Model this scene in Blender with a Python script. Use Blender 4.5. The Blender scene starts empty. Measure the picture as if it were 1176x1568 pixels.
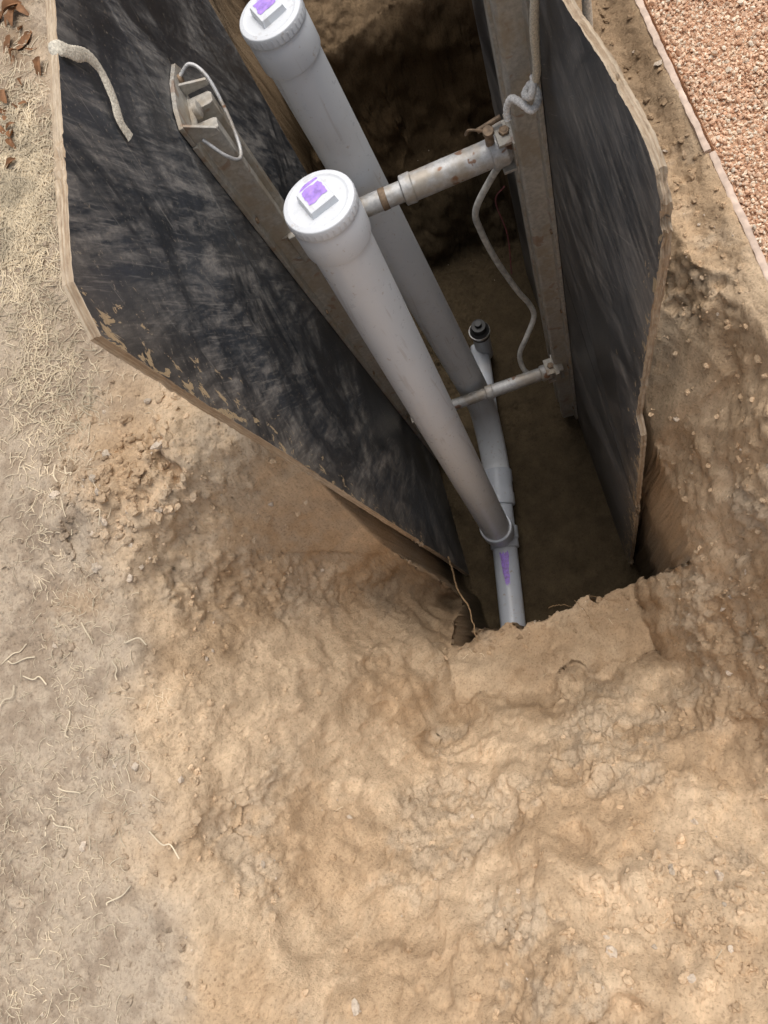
import bpy, math, random
import numpy as np
from mathutils import Vector, Matrix
random.seed(7); rng=np.random.default_rng(11)
sc=bpy.context.scene
# ------------------------------------------------------------------ noise
def _h(ix,iy,iz,seed):
    n=(ix.astype(np.uint32)*np.uint32(374761393)+iy.astype(np.uint32)*np.uint32(668265263)
       +iz.astype(np.uint32)*np.uint32(2246822519)+np.uint32(seed*3266489917&0xffffffff))
    n=(n^(n>>np.uint32(13)))*np.uint32(1274126177)
    n=n^(n>>np.uint32(16))
    return n.astype(np.float64)/4294967295.0
def vn(x,y,z,seed=0):
    # rotate the domain so that the lattice is never aligned with the scene
    x,y,z=.36*x+.48*y-.8*z,-.8*x+.6*y+0*z,.48*x+.64*y+.6*z
    x0=np.floor(x);y0=np.floor(y);z0=np.floor(z)
    fx=x-x0;fy=y-y0;fz=z-z0
    fx=fx*fx*fx*(fx*(fx*6-15)+10);fy=fy*fy*fy*(fy*(fy*6-15)+10);fz=fz*fz*fz*(fz*(fz*6-15)+10)
    i=x0.astype(np.int64);j=y0.astype(np.int64);k=z0.astype(np.int64)
    r=0
    for a in (0,1):
        wx=fx if a else 1-fx
        for b in (0,1):
            wy=fy if b else 1-fy
            for c in (0,1):
                wz=fz if c else 1-fz
                r=r+wx*wy*wz*_h(i+a,j+b,k+c,seed)
    return r*2-1
def fbm(x,y,z,f,oct=4,seed=0,gain=.5,mode=0):
    s=0;a=1;t=0
    x,y,z=x*f,y*f,z*f
    for o in range(oct):
        n=vn(x+17.3*o+seed,y-9.1*o,z+5.7*o,seed+o)
        if mode==1: n=1-2*np.abs(n)
        if mode==2: n=2*np.abs(n)-1
        s=s+a*n;t+=a;a*=gain
        x,y,z=2.03*(.8*x-.6*y),2.03*(.6*x+.8*y)*1.0,2.03*z
        y,z=.8*y-.6*z,.6*y+.8*z
    return s/t
def sstep(a,b,x):
    t=np.clip((x-a)/(b-a),0,1);return t*t*(3-2*t)
# ------------------------------------------------------------------ node helpers
def newmat(name):
    m=bpy.data.materials.new(name);m.use_nodes=True
    nt=m.node_tree;b=nt.nodes['Principled BSDF'];return m,nt,b
def L(nt,a,b): nt.links.new(a,b)
def coords(nt,scale=(1,1,1),rot=(0,0,0)):
    tc=nt.nodes.new('ShaderNodeTexCoord');mp=nt.nodes.new('ShaderNodeMapping')
    if rot!=(0,0,0):
        m0=nt.nodes.new('ShaderNodeMapping');m0.inputs['Rotation'].default_value=rot
        L(nt,tc.outputs['Object'],m0.inputs['Vector']);src=m0.outputs['Vector']
    else: src=tc.outputs['Object']
    mp.inputs['Scale'].default_value=scale
    L(nt,src,mp.inputs['Vector']);return mp.outputs['Vector']
def noise(nt,vec,scale,detail=3,rough=.55,dist=0):
    n=nt.nodes.new('ShaderNodeTexNoise');n.inputs['Scale'].default_value=scale
    n.inputs['Detail'].default_value=detail;n.inputs['Roughness'].default_value=rough
    n.inputs['Distortion'].default_value=dist;L(nt,vec,n.inputs['Vector']);return n.outputs['Fac']
def ramp(nt,fac,stops):
    r=nt.nodes.new('ShaderNodeValToRGB');e=r.color_ramp.elements
    while len(e)<len(stops): e.new(.5)
    for q,(p,c) in zip(e,stops):
        q.position=p;q.color=(c if len(c)==4 else (*c,1)) if hasattr(c,'__len__') else (c,c,c,1)
    L(nt,fac,r.inputs['Fac']);return r.outputs['Color']
def mix(nt,fac,a,b,mode='MIX'):
    m=nt.nodes.new('ShaderNodeMix');m.data_type='RGBA';m.blend_type=mode
    for s,v in ((m.inputs[0],fac),(m.inputs[6],a),(m.inputs[7],b)):
        if isinstance(v,bpy.types.NodeSocket): L(nt,v,s)
        elif hasattr(v,'__len__'): s.default_value=(*v,1) if len(v)==3 else v
        else: s.default_value=v
    return m.outputs[2]
def mth(nt,op,a,b=0.0,clamp=False):
    m=nt.nodes.new('ShaderNodeMath');m.operation=op;m.use_clamp=clamp
    for s,v in ((m.inputs[0],a),(m.inputs[1],b)):
        if isinstance(v,bpy.types.NodeSocket): L(nt,v,s)
        else: s.default_value=v
    return m.outputs[0]
def bump(nt,b,h,strength,dist,prev=None):
    n=nt.nodes.new('ShaderNodeBump');n.inputs['Strength'].default_value=strength
    n.inputs['Distance'].default_value=dist;L(nt,h,n.inputs['Height'])
    if prev is not None: L(nt,prev,n.inputs['Normal'])
    L(nt,n.outputs['Normal'],b.inputs['Normal']);return n.outputs['Normal']
# ------------------------------------------------------------------ materials
def soil_mat(name):
    m,nt,b=newmat(name);v=coords(nt);n3=noise(nt,v,150,4,.72)
    at=nt.nodes.new('ShaderNodeAttribute');at.attribute_name='scol'
    c=mix(nt,1.0,at.outputs['Color'],ramp(nt,n3,[(.30,(.62,.59,.56)),(.48,(1,1,1)),(.72,(1,1,1))]),'MULTIPLY')
    c=mix(nt,ramp(nt,n3,[(.62,0),(.74,.35)]),c,mix(nt,1.0,at.outputs['Color'],(1.4,1.45,1.55),'MULTIPLY'))
    L(nt,c,b.inputs['Base Color']);b.inputs['Roughness'].default_value=.95
    b.inputs['Specular IOR Level'].default_value=.12
    bump(nt,b,n3,1.0,.0036)
    return m
M_soil=soil_mat('sandy_soil')
def simple(name,col,rough=.6,metal=0,n_scale=30,var=.15,bmp=.0,spec=.5,bdist=.001):
    m,nt,b=newmat(name);v=coords(nt);n=noise(nt,v,n_scale,2,.6)
    d=tuple(x*(1-var) for x in col);l=tuple(min(1,x*(1+var)) for x in col)
    L(nt,ramp(nt,n,[(.3,d),(.7,l)]),b.inputs['Base Color'])
    b.inputs['Roughness'].default_value=rough;b.inputs['Metallic'].default_value=metal
    b.inputs['Specular IOR Level'].default_value=spec
    if bmp: bump(nt,b,n,bmp,bdist)
    return m
def pvc(name,col,dirt=.35):
    m,nt,b=newmat(name);v=coords(nt);n=noise(nt,v,6,3,.65);n2=noise(nt,v,55,3,.7)
    c=mix(nt,ramp(nt,n,[(.50,0),(.78,dirt)]),col,(.52,.46,.38))
    c=mix(nt,ramp(nt,n2,[(.66,0),(.71,dirt*1.6)]),c,(.40,.31,.22))
    sv=coords(nt,(60,60,2));n3=noise(nt,sv,1,2,.6)
    c=mix(nt,ramp(nt,n3,[(.62,0),(.68,.35)]),c,(.48,.46,.44))
    L(nt,c,b.inputs['Base Color'])
    L(nt,ramp(nt,n2,[(.3,.24),(.7,.46)]),b.inputs['Roughness'])
    return m
M_pipe=pvc('pvc_pipe',(.76,.79,.82),.25);M_cap=pvc('pvc_cap',(.70,.725,.75),.22)
M_pipe_d=pvc('pvc_pipe_muddy',(.58,.62,.68),.45)
M_purple=simple('purple_primer',(.40,.24,.74),.5,0,90,.30)
M_black=simple('black_rubber',(.02,.02,.02),.5)
M_rope=simple('cotton_rope',(.66,.61,.50),.9,0,300,.25,.8,.1,.002)
M_rope2=simple('white_rope',(.76,.74,.70),.9,0,300,.25,.8,.1,.002)
M_straw=simple('straw',(.68,.58,.42),.8,0,8,.35,0,.2)
M_leaf=simple('dry_leaf',(.24,.12,.055),.7,0,25,.5,0,.3)
M_root=simple('root',(.30,.2,.11),.8,0,60,.3,.3,.2)
M_hose=simple('hose',(.55,.54,.50),.5,0,40,.3)
def metal_mat(name,col,metal,rust):
    m,nt,b=newmat(name);v=coords(nt);n=noise(nt,v,14,3,.65);n2=noise(nt,v,90,3,.7)
    c=mix(nt,ramp(nt,n2,[(.35,0),(.65,1)]),tuple(x*.68 for x in col),col)
    c=mix(nt,ramp(nt,n,[(.46,0),(.60,.6)]),c,(.36,.29,.20))
    c=mix(nt,ramp(nt,noise(nt,v,24,2,.6,.5),[(.62,0),(.66,rust)]),c,(.24,.10,.035))
    L(nt,c,b.inputs['Base Color']);b.inputs['Metallic'].default_value=metal
    L(nt,ramp(nt,n2,[(.3,.42),(.7,.7)]),b.inputs['Roughness']);bump(nt,b,n2,.35,.001);return m
M_alu=metal_mat('weathered_aluminium',(.52,.49,.43),.2,.4)
M_galv=metal_mat('galvanised_tube',(.64,.64,.63),.4,.8)
M_rust=simple('rusty_fitting',(.24,.17,.11),.6,.4,60,.4,.3)
def panel_mat(name,ang,edge_y,lvl,base):
    m,nt,b=newmat(name);v=coords(nt)
    s1=noise(nt,coords(nt,(1,1.5,9),(ang,0,0)),2.4,6,.78,.35)
    s2=noise(nt,coords(nt,(1,5,130),(ang+.12,0,0)),1.5,3,.8)
    s3=noise(nt,coords(nt,(1,70,4),(ang-.5,0,0)),1.1,3,.8)
    big=noise(nt,v,2.2,5,.75,.9);sp=noise(nt,v,140,2,.7)
    c=mix(nt,ramp(nt,big,[(.38,0),(.64,1)]),base,tuple(x*2.6+.012 for x in base))
    wide=ramp(nt,big,[(.43,.04),(.56,1)])
    sme=mth(nt,'MULTIPLY',ramp(nt,s1,[(.44,0),(.62,1)]),wide)
    sme=mth(nt,'MULTIPLY',sme,ramp(nt,sp,[(.32,.6),(.56,1)]))
    c=mix(nt,mth(nt,'MULTIPLY',sme,lvl),c,(.37,.345,.31))
    c=mix(nt,mth(nt,'MULTIPLY',mth(nt,'MULTIPLY',ramp(nt,s2,[(.57,0),(.66,1)]),wide),lvl*.6),c,(.36,.335,.30))
    c=mix(nt,mth(nt,'MULTIPLY',ramp(nt,s3,[(.65,0),(.70,1)]),lvl*.4),c,(.42,.39,.34))
    c=mix(nt,ramp(nt,sp,[(.64,0),(.72,.5)]),c,(.38,.32,.24))
    tc=nt.nodes.new('ShaderNodeTexCoord');sx=nt.nodes.new('ShaderNodeSeparateXYZ');L(nt,tc.outputs['Object'],sx.inputs[0])
    ed=mth(nt,'SUBTRACT',1.0,mth(nt,'DIVIDE',mth(nt,'SUBTRACT',sx.outputs[1],edge_y),.13),True)
    chip=noise(nt,coords(nt,(1,2.0,1)),24,4,.7,.6)
    cm=ramp(nt,mth(nt,'ADD',chip,mth(nt,'MULTIPLY',ed,.20)),[(.73,0),(.742,1)])
    lo=mth(nt,'MULTIPLY',mth(nt,'MULTIPLY',ed,.30),ramp(nt,big,[(.35,0),(.6,1)]))
    c=mix(nt,lo,c,(.33,.26,.18))
    c=mix(nt,cm,c,mix(nt,sp,(.38,.26,.14),(.62,.49,.31)))
    L(nt,c,b.inputs['Base Color'])
    r=mix(nt,sme,(.42,)*3,(.8,)*3);L(nt,r,b.inputs['Roughness'])
    b.inputs['Specular IOR Level'].default_value=.42
    return m
M_panL=panel_mat('black_film_plywood',.95,.50,.72,(.015,.018,.022));M_panR=panel_mat('black_film_plywood_b',-.30,.44,.72,(.028,.030,.033))
def ply_mat(name,dark=1.0):
    m,nt,b=newmat(name);v=coords(nt,(300,3,3));w=noise(nt,v,1.0,1,.5)
    g=noise(nt,coords(nt,(60,12,12)),3,3,.7);g2=noise(nt,coords(nt),16,3,.65)
    c=mix(nt,ramp(nt,w,[(.40,0),(.55,1)]),(.42*dark,.31*dark,.20*dark),(.60*dark,.49*dark,.35*dark))
    c=mix(nt,ramp(nt,g,[(.3,.6),(.6,0)]),c,(.20,.125,.07))
    c=mix(nt,ramp(nt,g2,[(.45,0),(.7,.7)]),c,(.45,.36,.26))
    L(nt,c,b.inputs['Base Color']);b.inputs['Roughness'].default_value=.9;bump(nt,b,g,.8,.003);return m
M_ply=ply_mat('plywood_edge',.95);M_ply2=ply_mat('plywood_edge_splintered',.8)
# ------------------------------------------------------------------ mesh builder
class MB:
    def __init__(s): s.v=[];s.f=[];s.m=[];s.sm=[];s.mats=[]
    def mi(s,mat):
        if mat not in s.mats: s.mats.append(mat)
        return s.mats.index(mat)
    def add(s,vs,fs,mat,smooth=False):
        o=len(s.v);s.v+= [tuple(p) for p in vs];k=s.mi(mat)
        for f in fs: s.f.append(tuple(i+o for i in f));s.m.append(k);s.sm.append(smooth)
    def frame(s,d):
        d=Vector(d).normalized();u=d.cross(Vector((0,0,1)))
        if u.length<.2: u=d.cross(Vector((0,1,0)))
        u.normalize();return d,u,d.cross(u)
    def lathe(s,o,d,prof,mat,n=48,caps=(1,1),smooth=True):
        o=Vector(o);d,u,w=s.frame(d);vs=[];fs=[]
        for r,h in prof:
            for i in range(n):
                a=2*math.pi*i/n;vs.append(o+d*h+(u*math.cos(a)+w*math.sin(a))*r)
        for j in range(len(prof)-1):
            for i in range(n):
                k=(i+1)%n;fs.append((j*n+i,j*n+k,(j+1)*n+k,(j+1)*n+i))
        if caps[0]: fs.append(tuple(range(n))[::-1])
        if caps[1]: fs.append(tuple(range((len(prof)-1)*n,len(prof)*n)))
        s.add(vs,fs,mat,smooth)
    def tube(s,pts,r,mat,n=12,caps=True,flat=1.0,up=(0,0,1)):
        pts=[Vector(p) for p in pts];vs=[];fs=[];u=None
        for i,p in enumerate(pts):
            t=(pts[min(i+1,len(pts)-1)]-pts[max(i-1,0)]).normalized()
            if u is None:
                u=t.cross(Vector(up)); 
                if u.length<.1:u=t.cross(Vector((0,1,0)))
            u=(u-t*u.dot(t)).normalized();w=t.cross(u)
            rr=r[i] if hasattr(r,'__len__') else r
            for k in range(n):
                a=2*math.pi*k/n;vs.append(p+(u*math.cos(a)*rr+w*math.sin(a)*rr*flat))
        for j in range(len(pts)-1):
            for k in range(n):
                q=(k+1)%n;fs.append((j*n+k,j*n+q,(j+1)*n+q,(j+1)*n+k))
        if caps: fs.append(tuple(range(n))[::-1]);fs.append(tuple(range(len(vs)-n,len(vs))))
        s.add(vs,fs,mat,True)
    def prism(s,poly,ax,h0,h1,mat):
        n=len(poly);vs=[ax(a,b,h0) for a,b in poly]+[ax(a,b,h1) for a,b in poly]
        fs=[tuple(range(n))[::-1],tuple(range(n,2*n))]+[(i,(i+1)%n,n+(i+1)%n,n+i) for i in range(n)]
        s.add(vs,fs,mat)
    def box(s,c,h,mat,rot=None):
        R=rot or Matrix.Identity(3);c=Vector(c);vs=[]
        for x in(-1,1):
            for y in(-1,1):
                for z in(-1,1): vs.append(c+R@Vector((x*h[0],y*h[1],z*h[2])))
        s.add(vs,[(0,1,3,2),(4,6,7,5),(0,4,5,1),(2,3,7,6),(0,2,6,4),(1,5,7,3)],mat)
    def obj(s,name,bev=0,parent=None):
        me=bpy.data.meshes.new(name);me.from_pydata(s.v,[],s.f)
        for m in s.mats: me.materials.append(m)
        me.polygons.foreach_set('material_index',s.m);me.polygons.foreach_set('use_smooth',s.sm);me.update()
        import bmesh
        bm=bmesh.new();bm.from_mesh(me);bmesh.ops.recalc_face_normals(bm,faces=bm.faces);bm.to_mesh(me);bm.free()
        try: me.set_sharp_from_angle(angle=math.radians(38))
        except Exception: pass
        o=bpy.data.objects.new(name,me);sc.collection.objects.link(o)
        if bev:
            b=o.modifiers.new('bevel','BEVEL');b.width=bev;b.segments=2;b.limit_method='ANGLE';b.angle_limit=math.radians(40)
        if parent: o.parent=parent
        return o
def empty(name):
    o=bpy.data.objects.new(name,None);sc.collection.objects.link(o);return o
def catmull(P,n=8):
    P=[Vector(p) for p in P];P=[P[0]*2-P[1]]+P+[P[-1]*2-P[-2]];o=[]
    for i in range(1,len(P)-2):
        a,b,c,d=P[i-1:i+3]
        for k in range(n):
            t=k/n;o.append(.5*((2*b)+(c-a)*t+(2*a-5*b+4*c-d)*t*t+(3*b-a-3*c+d)*t**3))
    o.append(P[-2]);return o
# ------------------------------------------------------------------ terrain
FLOOR=-1.76
def height(x,y):
    z0=np.zeros_like(x)
    ln=fbm(x,y,z0,3.0,3,5);ln2=fbm(x,y,z0,9.0,3,25);ln3=fbm(x,y,z0,22.0,3,29)
    s=.012*fbm(x,y,z0,2.2,3,1)+.008*fbm(x,y,z0,8,3,2)
    near=np.exp(-((x+.3)/6)**2-((y-1)/6)**2);s=s*near
    s=s+.040*np.exp(-((x+.93)/.13)**2-((y-.64)/.12)**2)*(1+1.2*ln2)+.035*np.exp(-((x+.72)/.10)**2-((y-.70)/.10)**2)*(1+ln2)
    crack=np.abs(x+.735+.05*ln2+.25*(y-.66));s=s-.055*np.exp(-(crack/.013)**2-((y-.66)/.08)**2)
    s=s-.035*sstep(.485,.42,x)*sstep(.1,.25,x)*sstep(3.2,2.4,y)-.06*sstep(.40,.26,x)*sstep(.0,.2,x)*sstep(3.2,2.4,y)
    dxl=np.maximum(-.435-x+ln*.03+ln3*.014,0);dxr=np.maximum(x-.165+ln2*.03,0)
    dyn=np.maximum(.03-y+ln2*.045+ln3*.018,0);dyf=np.maximum(y-np.where(x<-.1,.40,.34),0)
    wl=.50+.10*ln;wr=.29+.03*ln
    wf=np.where(x<-.1,.27,.62)
    t=np.sqrt((dxl/wl)**2+(dxr/wr)**2+(dyn/(.68+.06*ln))**2+(dyf/wf)**2)
    t=t*(1+.08*ln2*sstep(.4,1,t))
    prof=(1-np.clip(t,0,1))
    zb=-.95+.05*sstep(.0,.09,dyn)+.035*ln2*(dyn<=0)-.03*sstep(-.2,.25,x)+.03*sstep(.22,.05,y)
    # beside the left sheet the slope runs on down towards the trench floor
    zb=zb-.42*sstep(.17,.42,y+.05*ln2)*sstep(-.15,-.42,x)
    fun=zb*(prof**(1.35+.10*sstep(.17,.42,y)*(x<-.1)))
    jit=.012*ln2
    zx=FLOOR+1.9*np.maximum((-.437-x+jit+.045*sstep(.52,.42,y))/.06,(x-.243+jit)/.05)
    zn=FLOOR+1.2*(.258-y+ln2*.045+ln3*.028)/.035
    d=y-2.00+.08*ln+.05*ln2
    zf=np.interp(d,[-.5,0,.22,.36,.50,.70,.8],[-2.5,FLOOR,-1.15,-.72,-.60,-.02,1.0])
    flo=FLOOR+.02*ln+.012*ln2
    tr=np.maximum(np.maximum(np.maximum(zx,zn),zf),flo)
    surf=np.where(t<1,np.minimum(s,fun+s*(1-prof)),s)
    h=np.minimum(surf,tr)
    return h,t,s,tr
def axis(lo,hi,st,far):
    c=list(np.arange(lo,hi+1e-6,st));g=st
    a=lo;L_=[]
    while a>-far: g*=1.35;a-=g;L_.append(a)
    b=hi;g=st;R_=[]
    while b<far: g*=1.35;b+=g;R_.append(b)
    return np.array(L_[::-1]+c+R_)
xs=axis(-1.45,.515,.0031,90);ys=axis(-.68,2.8,.0040,90)
X,Y=np.meshgrid(xs,ys,indexing='xy')
H,T,S,TR=height(X,Y)
gy,gx=np.gradient(H,ys,xs)
nz=1/np.sqrt(1+gx**2+gy**2);nx=-gx*nz;ny=-gy*nz
dense=((X>-1.55)&(X<.6)&(Y>-.8)&(Y<2.9)).astype(float)
cut=sstep(-.02,-.12,H)
big1=fbm(X,Y,H,3.3,4,41);patch=sstep(0,.25,big1)
b1=fbm(X,Y,H,5.5,3,51);b2=fbm(X,Y,H,17,3,61,.55,2);b3=fbm(X,Y,H,46,3,71,.6,2);b4=fbm(X,Y,H,120,2,81)
b5=fbm(X,Y,H,10,2,55)
D=cut*(.018*b1+.008*b5+.0050*b2+(.0015+.0085*patch)*b3+(.0014+.0028*patch)*b4)
D+=(1-cut)*(.004*fbm(X,Y,H,26,3,91)+.0020*b4+(.006*patch)*b3)
crum=np.exp(-((X+.82)/.18)**2-((Y-.66)/.17)**2)+.4*np.exp(-((X+.83)/.10)**2-((Y-.1)/.5)**2)
D+=crum*(.016*fbm(X,Y,H,22,4,33,.6,2)+.010*fbm(X,Y,H,11,3,34))
bank=sstep(.24,.28,X)*sstep(.47,.40,X)*sstep(1.5,1.2,Y);D+=bank*(.012*fbm(X,Y,H,11,3,37)+.010*fbm(X,Y,H,24,4,38,.6,2))
lip=np.exp(-((Y-.21)/.05)**2)*(X>-.45)*(X<.3);D+=lip*.008*fbm(X,Y,H,24,3,47,.6,2)
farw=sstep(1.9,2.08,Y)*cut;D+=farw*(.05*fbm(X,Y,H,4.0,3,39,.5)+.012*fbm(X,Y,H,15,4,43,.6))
side=(H<-.15)&((X<-.42)|(X>.235))&(Y>.5)&(Y<2.0);D=np.where(side,D*.25,D)
benchy=(T<=.02)&(Y<.3);D=np.where(benchy,D*.7,D)
D*=dense
PX=X+nx*D;PY=Y+ny*D;PZ=H+nz*D
PZ=np.where(X>.487,np.minimum(PZ,-.03),PZ)
ny_,nx_=X.shape
V=np.stack([PX,PY,PZ],-1).reshape(-1,3)
idx=np.arange(nx_*ny_).reshape(ny_,nx_)
F=np.stack([idx[:-1,:-1],idx[:-1,1:],idx[1:,1:],idx[1:,:-1]],-1).reshape(-1,4)
def npmesh(name,V,F,mat,smooth=True,k=None):
    me=bpy.data.meshes.new(name);k=F.shape[1]
    me.vertices.add(len(V));me.vertices.foreach_set('co',V.astype(np.float32).ravel())
    me.loops.add(F.size);me.loops.foreach_set('vertex_index',F.astype(np.int32).ravel())
    me.polygons.add(len(F));me.polygons.foreach_set('loop_start',np.arange(0,F.size,k,dtype=np.int32))
    me.polygons.foreach_set('loop_total',np.full(len(F),k,dtype=np.int32))
    me.polygons.foreach_set('use_smooth',np.full(len(F),smooth));me.update(calc_edges=True);me.validate()
    me.materials.append(mat);o=bpy.data.objects.new(name,me);sc.collection.objects.link(o);return o
def setcol(o,c,name='scol'):
    at=o.data.color_attributes.new(name,'FLOAT_COLOR','POINT');c=np.concatenate([c,np.ones((len(c),1))],1);at.data.foreach_set('color',c.astype(np.float32).ravel())
ground=npmesh('ground',V,F,M_soil)
def lerp(a,b,t): return a*(1-t[...,None])+np.array(b)*t[...,None]
m1=fbm(X,Y,H,4.2,5,301,.6);m2=fbm(X,Y,H,24,4,302,.6);blot=fbm(X,Y,H,4,5,77,.6)
C=lerp(np.zeros(X.shape+(3,))+np.array((.54,.385,.240)),(.67,.505,.335),sstep(-.25,.25,m1))
C=C*(1+.20*m2[...,None]);
C=lerp(C,(.49,.40,.295),.55*patch*sstep(-.1,.3,m2+.6*m1+.1))
dry=sstep(-.09,.0,H)*sstep(-.78,-1.08,X+.35*blot+.10*(Y-.3)*(Y<.7))
dry=np.maximum(dry,sstep(-.03,0,H)*sstep(.72,.95,Y+.15*blot)*sstep(-.4,-.5,X)*(.75+.25*sstep(-.2,.2,blot)))
dry=np.maximum(dry,sstep(3,6,np.hypot(X,Y)))
Dc=lerp(np.zeros(X.shape+(3,))+np.array((.345,.27,.195)),(.475,.385,.285),sstep(-.3,.3,m2+.5*m1))
C=C*(1-dry[...,None])+Dc*dry[...,None]
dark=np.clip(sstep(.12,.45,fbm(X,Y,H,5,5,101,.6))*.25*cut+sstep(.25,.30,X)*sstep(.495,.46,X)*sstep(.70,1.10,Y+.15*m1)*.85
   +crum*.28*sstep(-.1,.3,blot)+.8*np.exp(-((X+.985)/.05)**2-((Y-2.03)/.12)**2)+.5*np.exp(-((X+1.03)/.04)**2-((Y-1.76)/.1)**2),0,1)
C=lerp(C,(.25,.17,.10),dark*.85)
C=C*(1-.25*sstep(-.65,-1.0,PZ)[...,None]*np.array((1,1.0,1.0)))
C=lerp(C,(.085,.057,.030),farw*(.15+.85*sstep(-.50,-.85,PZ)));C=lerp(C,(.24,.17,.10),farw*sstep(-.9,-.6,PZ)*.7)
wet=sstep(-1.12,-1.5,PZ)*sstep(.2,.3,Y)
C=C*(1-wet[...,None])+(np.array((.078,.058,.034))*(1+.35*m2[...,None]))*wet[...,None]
C=C*(1+.05*rng.normal(size=X.shape))[...,None];C=np.clip(C,.01,.9)
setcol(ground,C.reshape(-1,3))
def cell(x,y):
    return int(np.clip(np.searchsorted(xs,x)-1,0,len(xs)-2)),int(np.clip(np.searchsorted(ys,y)-1,0,len(ys)-2))
def samp(x,y):
    i,j=cell(x,y);return PZ[j,i],(nx[j,i],ny[j,i],nz[j,i])
# ------------------------------------------------------------------ small stones / clods
def ico(sub):
    import bmesh
    bm=bmesh.new();bmesh.ops.create_icosphere(bm,subdivisions=sub,radius=1)
    v=np.array([p.co for p in bm.verts]);f=np.array([[q.index for q in p.verts] for p in bm.faces]);bm.free();return v,f
def scatter(name,P,R,mat,sub=2,rough=.35,smooth=False,flat=.75):
    v,f=ico(sub);n=len(P);out=np.empty((n,len(v),3))
    for a in range(0,n,4000):
        b=min(n,a+4000);m=b-a
        q=rng.normal(size=(m,4));q/=np.linalg.norm(q,axis=1)[:,None];w,x,y,z=q.T
        Rm=np.stack([1-2*(y*y+z*z),2*(x*y-z*w),2*(x*z+y*w),2*(x*y+z*w),1-2*(x*x+z*z),2*(y*z-x*w),2*(x*z-y*w),2*(y*z+x*w),1-2*(x*x+y*y)],-1).reshape(m,3,3)
        sc3=np.stack([rng.uniform(.8,1.3,m),rng.uniform(.65,1.05,m),rng.uniform(.5,.95,m)],-1)
        off=rng.uniform(0,100,(m,1))
        vv=np.repeat(v[None],m,0)
        d=1+rough*vn(vv[...,0]*1.6+off,vv[...,1]*1.6,vv[...,2]*1.6,3)+rough*.6*vn(vv[...,0]*4+off,vv[...,1]*4,vv[...,2]*4,4)
        vv=vv*d[...,None]*sc3[:,None,:]
        vv=np.einsum('nij,nkj->nki',Rm,vv)*R[a:b,None,None]
        vv[...,2]*=flat
        out[a:b]=vv+P[a:b,None,:]
    Fv=(f[None]+(np.arange(n)*len(v))[:,None,None]).reshape(-1,3)
    return npmesh(name,out.reshape(-1,3),Fv,mat,smooth)
pts=[];rad=[];pcol=[]
def drop(x,y,r):
    i,j=cell(x,y)
    if nz[j,i]<.22: return
    pts.append((PX[j,i]+nx[j,i]*r*.1,PY[j,i]+ny[j,i]*r*.1,PZ[j,i]+r*.12));rad.append(r)
    g=random.uniform(.82,1.18);pcol.append((C[j,i,0]*g,C[j,i,1]*g*.99,C[j,i,2]*g*.98) if random.random()<.93 else (.60*g,.50*g,.39*g))
for i in range(30000):
    x=random.uniform(-1.40,.48);y=random.uniform(-.67,2.3)
    if random.random()<.5: y=random.uniform(-.65,.9)
    if -.5<x<.3 and .22<y<1.95 and random.random()<.9: continue
    a,b=cell(x,y)
    if patch[b,a]<random.random()*.8: continue
    r=.0008/(random.random()**.5+.06);r=min(r,.0095)
    drop(x,y,r)
for cx,cy,sx,sy,n,rm in [(-.88,.66,.10,.09,520,.014),(-.74,.70,.06,.07,200,.014),(-.85,.1,.07,.35,600,.009),(.36,.55,.06,.4,450,.009),(.40,1.0,.05,.4,450,.009),(-.3,-.45,.5,.12,700,.010),(-.9,-.3,.15,.2,250,.009),(.28,.06,.07,.2,250,.009),(.02,-.42,.10,.06,600,.012),(-.1,.205,.2,.025,320,.009)]:
    for i in range(n):
        x=random.gauss(cx,sx);y=random.gauss(cy,sy)
        if x>.48: continue
        if -.45<x<.25 and y>.235: continue
        r=rm*(.08+.92*random.random()**4.5);drop(x,y,r)
cl=scatter('soil_clods',np.array(pts),np.array(rad),M_soil,2,.5)
setcol(cl,np.repeat(np.clip(np.array(pcol),0,.9),42,0))
# ------------------------------------------------------------------ straw
def ribbons(name,items,mat):
    vs=[];fs=[]
    for (x,y,z,a,l,w,cv,tilt) in items:
        n=5;base=len(vs)
        for i in range(n+1):
            t=i/n;aa=a+cv*(t-.5);px=x+math.cos(aa)*l*(t-.5);py=y+math.sin(aa)*l*(t-.5)
            pz=z+tilt*l*t+.0015*math.sin(t*6+a*3)
            q=-math.sin(aa)*w;r=math.cos(aa)*w*1
            vs+=[(px+q,py+r,pz),(px-q,py-r,pz),(px,py,pz+w*1.1)]
        for i in range(n):
            b=base+i*3
            for u,v_ in((0,1),(1,2),(2,0)): fs.append((b+u,b+v_,b+3+v_,b+3+u))
    return npmesh(name,np.array(vs),np.array(fs),mat,False)
it=[]
def straw(x,y,lmax,wm=1):
    z,nn=samp(x,y)
    if nn[2]<.7: return
    l=random.uniform(.010,lmax);it.append((x,y,z+random.uniform(.001,.0035),random.uniform(0,6.28),l,random.uniform(.0003,.0009)*wm,random.gauss(0,.45),random.gauss(0,.06)))
for i in range(8500):
    x=random.uniform(-1.45,-.5);y=random.uniform(-.6,2.4)
    th=-.93+.1*math.sin(y*5)
    if y<.75 and x>th and random.random()<.95: continue
    if x>-.95 and random.random()<.35: continue
    if fbm(np.array([x]),np.array([y]),np.array([0.]),6,2,7)[0]<-.05 and random.random()<.75: continue
    straw(x,y,.036)
for i in range(3600): straw(random.gauss(-1.03,.06),random.gauss(1.56,.17),.06,1.7)
for i in range(1000): straw(random.gauss(-1.02,.08),random.gauss(1.0,.16),.05,1.5)
for i in range(90): straw(random.uniform(-.8,.45),random.uniform(-.6,.2),.03)
ribbons('dry_grass',it,M_straw)
mb=MB()
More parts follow.
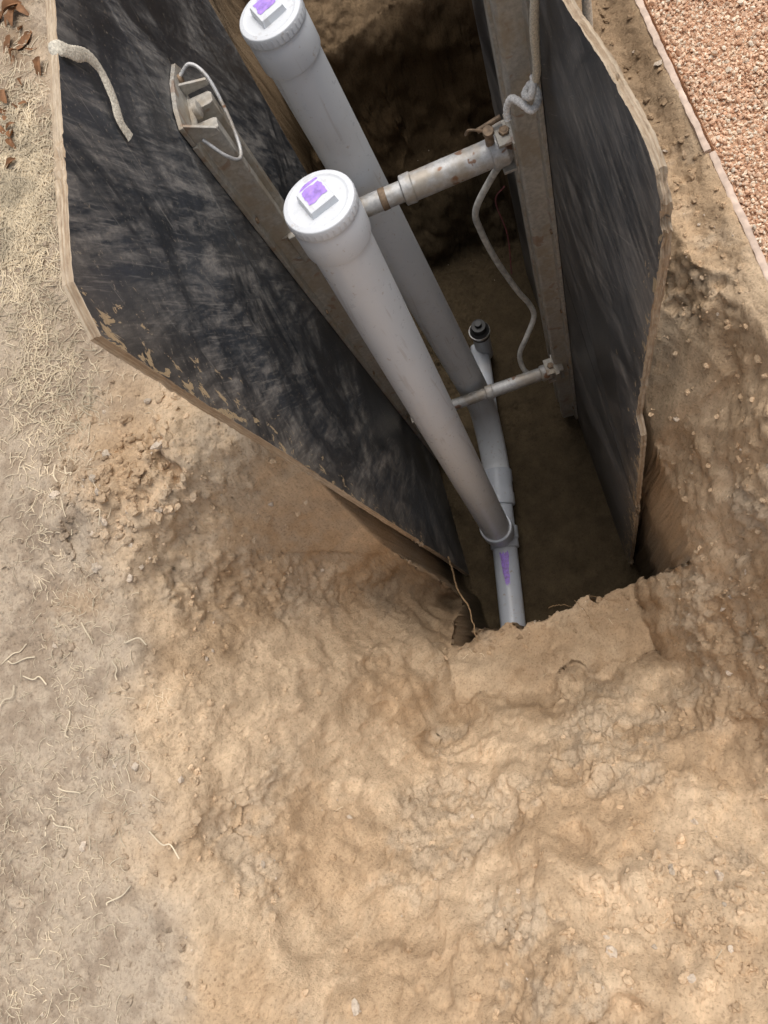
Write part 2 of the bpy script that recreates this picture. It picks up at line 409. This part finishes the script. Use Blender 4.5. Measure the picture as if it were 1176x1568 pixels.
for P,r in [([(-.40,.545,-1.25),(-.375,.46,-1.1),(-.36,.38,-1.0),(-.335,.31,-.96),(-.335,.24,-.93),(-.33,.2,-.915)],.0035),
            ([(-.02,.24,-.925),(.0,.2,-.92),(.01,.15,-.93),(.03,.11,-.93)],.0012),([(-.1,.24,-.92),(-.06,.235,-.88),(-.03,.22,-.91)],.0012),
            ([(.03,.24,-.93),(.06,.22,-.9),(.10,.20,-.94)],.001)]:
    c=catmull(P,8);c=[p+Vector((random.gauss(0,.0012),random.gauss(0,.0012),random.gauss(0,.0012))) for p in c];mb.tube(c,[r*(1-.6*i/len(c)) for i in range(len(c))],M_root,6)
for k in range(18):
    x=random.uniform(-1.25,-.9);y=random.uniform(-.2,1.9);z,_=samp(x,y);a=random.uniform(0,6.28);l=random.uniform(.03,.07)
    P=[(x+math.cos(a)*l*t+random.gauss(0,.006),y+math.sin(a)*l*t+random.gauss(0,.006),z+.004+random.uniform(0,.004)) for t in(0,.33,.66,1)]
    mb.tube(catmull(P,5),.0015,M_straw,5)
mb.obj('tree_roots')
mb=MB()
for k in range(30):
    if k<21: x=random.gauss(-.985,.035);y=random.gauss(2.05,.10)
    else: x=random.gauss(-1.045,.02);y=random.gauss(1.75,.07)
    z,_=samp(x,y);a=random.uniform(0,6.28);l=random.uniform(.010,.032);w=l*random.uniform(.25,.6);cu=random.uniform(.2,1.4);ph=random.uniform(0,3)
    vs=[];fs=[];n=8
    for i in range(n+1):
        t=i/n;ww=w*math.sin(math.pi*min(1,t*.93+.03))**.6*random.uniform(.75,1.1)
        for s_ in(-1,-.4,.4,1):
            lx=(t-.5)*2*l;ly=s_*ww;lz=.005+abs(s_)**2*ww*cu+.008*math.sin(t*3+ph)+random.uniform(0,.001)
            vs.append((x+math.cos(a)*lx-math.sin(a)*ly,y+math.sin(a)*lx+math.cos(a)*ly,z+lz))
    for i in range(n):
        for s_ in range(3): fs.append((i*4+s_,i*4+s_+1,i*4+s_+5,i*4+s_+4))
    mb.add(vs,fs,M_leaf,True)
mb.obj('fallen_leaves')
mb=MB();M_conc=simple('concrete',(.33,.33,.33),.9,0,60,.2,.4,.2)
poly=[(-1.09,1.93),(-1.05,1.99),(-1.035,2.08),(-1.02,2.4),(-.98,7),(-3,7),(-3,1.8),(-1.4,1.86)]
mb.prism(poly,lambda a,b,h:(a,b,h),-.06,.016,M_conc);mb.obj('concrete_path',.004)
# ------------------------------------------------------------------ red gravel track
m,nt,b=newmat('red_cinder')
oi=nt.nodes.new('ShaderNodeAttribute');oi.attribute_name='gcol'
L(nt,oi.outputs['Color'],b.inputs['Base Color']);b.inputs['Roughness'].default_value=.9;b.inputs['Specular IOR Level'].default_value=.2
M_red=m
M_redbase=simple('red_gravel_bed',(.55,.34,.215),.95,0,220,.35,1,.1,.006)
mb=MB();mb.prism([(.497,-3),(4,-3),(4,9),(.497,9)],lambda a,b,h:(a,b,h),-.08,-.004,M_redbase);tb=mb.obj('track_bed')
NG=36000
gx_=rng.uniform(.498,.86,NG);gy_=rng.uniform(.2,1.7,NG)
gr=rng.uniform(.0016,.0040,NG)*(1+.6*(rng.random(NG)>.93))
gz=-.004+gr*rng.uniform(.0,1.5,NG)+.003*vn(gx_*12,gy_*12,gx_*0,9)
gr_o=scatter('red_gravel',np.stack([gx_,gy_,gz],-1),gr,M_red,1,.5,False,1.0)
pal=np.array([[.80,.55,.38],[.72,.46,.30],[.86,.66,.48],[.62,.37,.23],[.86,.74,.58],[.82,.60,.42]])
pc=pal[rng.integers(0,len(pal),NG)]*rng.uniform(.8,1.08,(NG,1))
setcol(gr_o,np.repeat(pc,12,0),'gcol')
tr_=empty('running_track');tb.parent=tr_;gr_o.parent=tr_
M_edge=simple('edging_board',(.64,.50,.40),.85,0,40,.25,.6,.2,.003)
mb=MB()
def board(y0,y1,x0,x1,zt):
    n=int((y1-y0)/.012);vs=[];fs=[]
    for i in range(n+1):
        y=y0+(y1-y0)*i/n;xx=x0+(x1-x0)*i/n;j=random.gauss(0,.0008);k=random.gauss(0,.0006)
        for a,z in((-.007+j,-.09),(-.007+j,zt-.002+k),(-.004+j,zt+k),(.004+k,zt+k),(.006+k,zt-.003),(.006,-.09)): vs.append((xx+a,y,z))
    for i in range(n):
        for q in range(5): fs.append((i*6+q,i*6+q+1,i*6+q+7,i*6+q+6))
    fs+= [tuple(range(6)),tuple(range(n*6,n*6+6))]
    mb.add(vs,fs,M_edge)
board(-3,.883,.489,.491,.003);board(.888,9,.484,.49,.006)
e=mb.obj('edging_board');e.parent=tr_
# ------------------------------------------------------------------ shoring panels
def panel(name,poly,x0,x1,front,edge,rough=.0025):
    P=[]
    n=len(poly)
    for i in range(n):
        a=Vector(poly[i]);b=Vector(poly[(i+1)%n]);k=max(2,int((b-a).length/.004))
        for j in range(k): P.append(a.lerp(b,j/k))
    A=np.array(P);z0=A[:,0]*0;chipm=sstep(.05,.4,fbm(A[:,0],A[:,1],z0,6,2,8));amp=rough*(.35+1.9*chipm)
    o1=fbm(A[:,0],A[:,1],z0,28,4,12,.7);o2=fbm(A[:,0],A[:,1],z0+3,28,4,13,.7)
    rings=[]
    K=5
    for r in range(K+1):
        j1=fbm(A[:,0],A[:,1],z0+r*.35,70,2,20,.6);j2=fbm(A[:,0],A[:,1],z0+r*.35+7,70,2,21,.6)
        rings.append(A+np.stack([o1,o2],-1)*amp[:,None]+np.stack([j1,j2],-1)*amp[:,None]*.6)
    n=len(A);vs=[]
    for r,R in enumerate(rings): vs+=[(x0+(x1-x0)*r/K,*p) for p in R]
    mb=MB();mb.mats=[front,edge]
    mb.v=vs;mb.f=[tuple(range(n)),tuple(range(K*n,(K+1)*n))[::-1]];mb.m=[0,0];mb.sm=[False,False]
    for r in range(K):
        for i in range(n): mb.f.append((r*n+i,r*n+(i+1)%n,(r+1)*n+(i+1)%n,(r+1)*n+i));mb.m.append(1);mb.sm.append(False)
    return mb.obj(name)
shL=empty('trench_shoring_panel');shR=empty('trench_shoring_panel.001')
pL=[(.494,.705),(.500,.45),(.512,.18),(.528,-.5),(.545,-1.2),(.55,-1.75),(1.76,-1.75),(1.77,-.66),(1.83,.2),(1.85,.62),(1.78,.665),(1.05,.69),(.60,.738),(.545,.742)]
p=panel('plywood_sheet',pL,-.41,-.425,M_panL,M_ply,.005);p.parent=shL
pR=[(.47,.47),(.475,.30),(.482,.093),(.49,-.18),(.478,-.19),(.455,-.22),(.42,-1.0),(.40,-1.75),(1.80,-1.75),(1.82,.45),(1.75,.49),(.86,.50),(.67,.564),(.545,.587),(.51,.58),(.49,.56)]
p=panel('plywood_sheet',pR,.22,.233,M_panR,M_ply2,.011);p.parent=shR
# ------------------------------------------------------------------ hydraulic shore
shore=empty('hydraulic_trench_shore')
def rail(x,sgn,yc,z0,z1,name,k=1.0):
    mb=MB()
    sec=[(-.078,0),(-.078,.010),(-.056,.012),(-.054,.052),(-.048,.058),(-.024,.058),(-.020,.052),(-.018,.020),(.018,.020),(.020,.052),(.024,.058),(.048,.058),(.054,.052),(.056,.012),(.078,.010),(.078,0)]
    sec=[(a*k,b) for a,b in sec]
    def P(a,b,z): return (x+sgn*b,yc+a,z)
    n=len(sec);vs=[];K=10
    for i in range(K+1):
        z=z0+(z1-z0)*i/K
        vs+=[P(a,b,z) for a,b in sec]
    fs=[(i*n+j,i*n+j+1,(i+1)*n+j+1,(i+1)*n+j) for i in range(K) for j in range(n-1)]
    fs+=[(i*n+n-1,i*n,(i+1)*n,(i+1)*n+n-1) for i in range(K)]
    fs+=[tuple(range(n)),tuple(range(K*n,K*n+n))]
    mb.add(vs,fs,M_alu)
    for z in np.arange(z0+.12,z1,.42):
        for a in(-.067*k,.067*k): mb.lathe(P(a,.010,z),(sgn,0,0),[(.007,0),(.007,.004),(.005,.006)],M_rust,8)
    return mb.obj(name,.0012,shore)
rail(-.409,1,1.145,-1.72,.325,'rail_a',.84)
rail(.219,-1,1.12,-1.70,.72,'rail_b')
mb=MB()
mb.prism([(1.082,.327),(1.205,.327),(1.275,.318),(1.262,.345),(1.19,.372),(1.12,.380),(1.082,.372)],lambda p,q,h:(h,p,q),-.4085,-.400,M_alu)
for a,zz in((1.088,.372),(1.202,.352)):
    mb.add([(-.400,a-.003,.327),(-.400,a-.003,zz),(-.350,a-.003,.340),(-.350,a-.003,.327),(-.400,a+.003,.327),(-.400,a+.003,zz),(-.350,a+.003,.340),(-.350,a+.003,.327)],
      [(0,1,2,3),(7,6,5,4),(0,4,5,1),(1,5,6,2),(2,6,7,3),(3,7,4,0)],M_alu)
mb.lathe((-.400,1.225,.340),(1,0,0),[(.010,0),(.010,.004),(.007,.007)],M_rust,16)
mb.lathe((-.385,1.145,.338),(1,0,0),[(.016,0),(.016,.010),(.010,.013)],M_alu,20)
lp=[(-.398,1.225,.345),(-.37,1.235,.352),(-.348,1.21,.335),(-.340,1.16,.295),(-.340,1.11,.262),(-.345,1.075,.265),(-.360,1.065,.295),(-.385,1.085,.330)]
mb.tube(catmull(lp,8),.0036,M_galv,10)
mb.obj('lifting_tab',.001,shore)
def cyl(y,z,name,xl,xr,big):
    mb=MB();o=(xl,y,z);Lx=xr-xl;r1=.0235 if big else .0205;r2=.031 if big else .024
    mb.lathe(o,(1,0,0),[(r1,0),(r1,Lx*.55)],M_galv,40)
    mb.lathe(o,(1,0,0),[(r1+.002,Lx*.50),(r2+.002,Lx*.505),(r2+.003,Lx*.55),(r2,Lx*.555),(r2,Lx*.90),(r2+.005,Lx*.905),(r2+.005,Lx*.97),(r2*.7,Lx)],M_galv,40)
    mb.lathe(o,(1,0,0),[(r1+.006,0),(r1+.006,.022),(r1,.024)],M_galv,32)
    mb.lathe((xl+Lx*.40,y,z),(1,0,0),[(r1+.0010,0),(r1+.0016,.003),(r1+.0010,.016)],M_rust if big else M_galv,32)
    for xx,s in((xl,1),(xr,-1)):
        for dz in(-1,1): mb.box((xx+s*.002,y,z+dz*(r2+.012)),(.030,.030,.004),M_alu)
        mb.box((xx-s*.004,y,z),(.008,.040,r2+.02),M_alu)
        mb.lathe((xx+s*.012,y,z-r2-.022),(0,0,1),[(.007,0),(.007,2*r2+.046)],M_rust,12)
        mb.lathe((xx+s*.012,y,z+r2+.016),(0,0,1),[(.012,0),(.012,.007)],M_rust,6)
    if big:
        mb.lathe((xr-.045,y,z+r2),(0,-.2,1),[(.010,0),(.010,.02),(.007,.022),(.007,.04),(.012,.041),(.012,.052)],M_rust,12)
        mb.lathe((xr-.045,y+.02,z+r2+.03),(1,.1,.1),[(.006,-.02),(.006,.035)],M_rust,10)
        mb.tube(catmull([(xr-.05,y,z+r2+.04),(xr-.08,y+.01,z+r2+.05),(xr-.09,y+.02,z+r2+.03)],6),.003,M_rust,8)
    mb.obj(name,.0012,shore)
cyl(1.125,-.06,'cylinder_upper',-.351,.161,True)
cyl(1.07,-1.18,'cylinder_lower',-.351,.161,False)
mb=MB()
mb.tube(catmull([(.14,1.13,-.10),(.11,1.19,-.22),(.053,1.2,-.33),(.05,1.2,-.42),(.07,1.2,-.59),(.11,1.2,-.80),(.135,1.2,-.90),(.14,1.18,-.96),(.10,1.15,-1.02),(.06,1.13,-1.10),(.065,1.10,-1.19),(.12,1.07,-1.20),(.14,1.06,-1.19)],10),.0088,M_hose,12)
mb.tube(catmull([(.135,1.21,-.30),(.11,1.25,-.40),(.12,1.24,-.55),(.105,1.22,-.72)],8),.002,simple('wire',(.14,.03,.035),.5),6)
mb.obj('hydraulic_hose',0,shore)
def rope(P,r,flat=1.0,up=(1,0,0),mat=None):
    mb=MB();c=catmull(P,14)
    mb.tube(c,[r*(1+.04*math.sin(i*1.9)+.05*math.sin(i*.37)) for i in range(len(c))],mat or M_rope,14,True,flat,up)
    return mb
mb=rope([(-.432,.975,.40),(-.434,.955,.58),(-.431,.935,.67),(-.421,.925,.703),(-.407,.922,.704),(-.4005,.932,.682),(-.3990,.956,.655),(-.3992,.960,.625),(-.4005,.932,.600),(-.4030,.905,.588),(-.4035,.895,.565)],.0095,.24)
mb.obj('rope_handle',0,shL)
mb=rope([(.262,.88,.30),(.262,.90,.50),(.245,.91,.535),(.222,.92,.53),(.205,.93,.48),(.200,.955,.38),(.203,.985,.27),(.200,1.0,.22)],.0085,.8,mat=M_rope)
kn=catmull([(.200,1.0,.24),(.188,.985,.215),(.182,1.01,.195),(.198,1.02,.20),(.203,1.0,.185),(.186,.985,.18),(.172,1.01,.18),(.160,1.03,.175),(.150,1.035,.15),(.148,1.03,.13)],10)
mb.tube(kn,[.0072*(1+.08*math.sin(i*1.9)) for i in range(len(kn))],M_rope2,10)
mb.obj('rope_handle',0,shR)
# ------------------------------------------------------------------ PVC
def blob(n,fn):
    ph=[random.uniform(0,6.28) for _ in range(4)]
    return [fn(2*math.pi*i/n,1+.06*math.sin(3*2*math.pi*i/n+ph[0])+.05*math.sin(5*2*math.pi*i/n+ph[1])+.03*math.sin(11*2*math.pi*i/n+ph[2])) for i in range(n)]
def riser(top,bot,name,extra=None):
    par=empty(name);mb=MB();top=Vector(top);bot=Vector(bot);d=(top-bot).normalized()
    pts=[top-d*.04,top.lerp(bot,.3),top.lerp(bot,.6),top.lerp(bot,.85),bot]
    if extra: pts+= [Vector(e) for e in extra]
    mb.tube(catmull(pts,8),.0555,M_pipe,48)
    mb.obj('riser_pipe',.001,par)
    mb=MB();o=top-d*.090
    prof=[(.0565,0),(.0605,.002),(.0612,.006),(.0612,.060),(.0600,.063),(.0600,.070),(.0622,.072),(.0622,.090),(.0605,.093),(.052,.0945),(.049,.0925),(.046,.0925)]
    mb.lathe(o,d,prof,M_cap,64,(0,1))
    dd,u,w=mb.frame(d)
    for i in range(36):
        a=2*math.pi*i/36;c=o+d*.081+(u*math.cos(a)+w*math.sin(a))*.0619
        R=Matrix((( u*math.cos(a)+w*math.sin(a)),(-u*math.sin(a)+w*math.cos(a)),d)).transposed()
        mb.box(c,(.0009,.0018,.007),M_cap,R)
    R=Matrix((Vector((math.cos(.35),math.sin(.35),0)),Vector((-math.sin(.35),math.cos(.35),0)),Vector((0,0,1)))).transposed()
    zt=d*.0925
    vs=[]
    for hh,s_ in((0,.026),(.014,.0235)):
        for a,b_ in((-1,-1),(1,-1),(1,1),(-1,1)): vs.append(o+zt+R@Vector((a*s_,b_*s_,0))+d*hh)
    mb.add(vs,[(0,1,2,3),(4,5,6,7),(0,1,5,4),(1,2,6,5),(2,3,7,6),(3,0,4,7)],M_cap)
    mb.obj('cleanout_cap',.0012,par)
    mb=MB()
    def sq(a,k):
        m_=max(abs(math.cos(a)),abs(math.sin(a)))**.8;return o+zt+d*.0148+R@Vector((math.cos(a)*.0185*k/m_+.001,math.sin(a)*.0150*k/m_+.005,0))
    v_=blob(40,sq);mb.add(v_,[tuple(range(40))],M_purple)
    v_=blob(32,lambda a,k:o+zt+d*.0012+R@Vector((math.cos(a)*.018*k+.004,math.sin(a)*.0065*k+.0355,0)));mb.add(v_,[tuple(range(32))],M_purple)
    mb.obj('primer_marks',0,par);return par
r1=riser((-.198,.825,.37),(-.226,.660,-1.50),'pvc_cleanout_riser',[(-.226,.652,-1.60)])
r2=riser((-.200,1.26,.35),(-.138,1.157,-1.36),'pvc_cleanout_riser.001',[(-.137,1.14,-1.50),(-.148,1.07,-1.61),(-.162,.97,-1.665),(-.172,.90,-1.672)])
par=empty('underground_pvc_pipe');mb=MB()
A=Vector((-.078,1.50,-1.672));B=Vector((-.172,.90,-1.672));C_=Vector((-.318,.12,-1.672))
mb.tube([A,A.lerp(B,.5),B],.040,M_pipe_d,40);mb.tube([B,B.lerp(C_,.3),B.lerp(C_,.6),C_],.0505,M_pipe_d,40)
d=(C_-B).normalized()
hub=[(.0505,0),(.060,.002),(.0615,.006),(.0615,.05),(.0585,.058),(.0585,.10),(.0615,.106),(.0615,.15),(.060,.154),(.0505,.156)]
mb.lathe(B-d*.03,d,hub,M_pipe_d,44);mb.lathe(B.lerp(C_,.27),d,[(.0505,0),(.0605,.002),(.0615,.05),(.058,.054),(.058,.09),(.0505,.094)],M_pipe_d,44)
mb.lathe((-.2265,.6545,-1.66),(.004,.03,1),[(.05,0),(.062,.06),(.064,.075),(.064,.158),(.0625,.162),(.0565,.162)],M_pipe_d,48)
mb.lathe((-.065,1.48,-1.72),(.05,.0,1),[(.036,0),(.036,.20)],M_pipe_d,32)
mb.lathe((-.055,1.48,-1.53),(.05,.0,1),[(.040,0),(.042,.01),(.042,.04),(.030,.05),(.030,.08),(.014,.082),(.014,.10)],M_black,28)
mb.lathe((-.055,1.48,-1.505),(.05,.0,1),[(.0445,0),(.0445,.012)],M_galv,28)
mb.obj('drain_pipe',.001,par)
mb=MB();vs=[];n=14;K=8;q=B.lerp(C_,.415)
up=Vector((0,0,1));sd=d.cross(up).normalized()
for j in range(K+1):
    for i in range(n+1):
        t=j/K;a=-.35+(.7-.35*t)*i/n+ (random.uniform(-.05,.05) if i in(0,n) else 0)+.15*t
        vs.append(q+d*(.13*t+(random.uniform(-.008,.008) if j in(0,K) else 0))+(up*math.cos(a)+sd*math.sin(a))*.0525)
mb.add(vs,[(j*(n+1)+i,j*(n+1)+i+1,(j+1)*(n+1)+i+1,(j+1)*(n+1)+i) for j in range(K) for i in range(n)],M_purple,True)
mb.obj('primer_mark',0,par)
# ------------------------------------------------------------------ light
w=bpy.data.worlds.new('World');sc.world=w;w.use_nodes=True;nt=w.node_tree
sky=nt.nodes.new('ShaderNodeTexSky');sky.sky_type='NISHITA';sky.sun_disc=False
el=math.radians(70);dirv=Vector((.55,.75,0)).normalized()
sky.sun_elevation=el;sky.sun_rotation=math.atan2(dirv.x,dirv.y);sky.dust_density=6;sky.air_density=1.0
hs=nt.nodes.new('ShaderNodeHueSaturation');hs.inputs['Saturation'].default_value=.50
L(nt,sky.outputs[0],hs.inputs['Color'])
bg=nt.nodes['Background'];L(nt,hs.outputs[0],bg.inputs['Color']);bg.inputs['Strength'].default_value=.15
sd_=bpy.data.lights.new('sun','SUN');sd_.energy=1.35;sd_.angle=math.radians(50);sd_.color=(1,.96,.91)
so=bpy.data.objects.new('sun',sd_);sc.collection.objects.link(so)
tow=Vector((dirv.x*math.cos(el),dirv.y*math.cos(el),math.sin(el)));so.rotation_euler=tow.to_track_quat('Z','Y').to_euler()
# ------------------------------------------------------------------ camera
cd=bpy.data.cameras.new('camera');cam=bpy.data.objects.new('camera',cd);sc.collection.objects.link(cam)
cd.sensor_width=36;cd.lens=26;cd.clip_start=.02;cd.clip_end=400
r_=Vector((.9288,-.24,-.2826)).normalized();bk=Vector((.2118,-.282,.9356));bk=(bk-r_*bk.dot(r_)).normalized();u_=bk.cross(r_)
Mx=Matrix((r_,u_,bk)).transposed().to_4x4();Mx.translation=Vector((0,0,1.35));cam.matrix_world=Mx
sc.camera=cam
sc.view_settings.view_transform='Standard';sc.view_settings.look='None';sc.view_settings.exposure=0
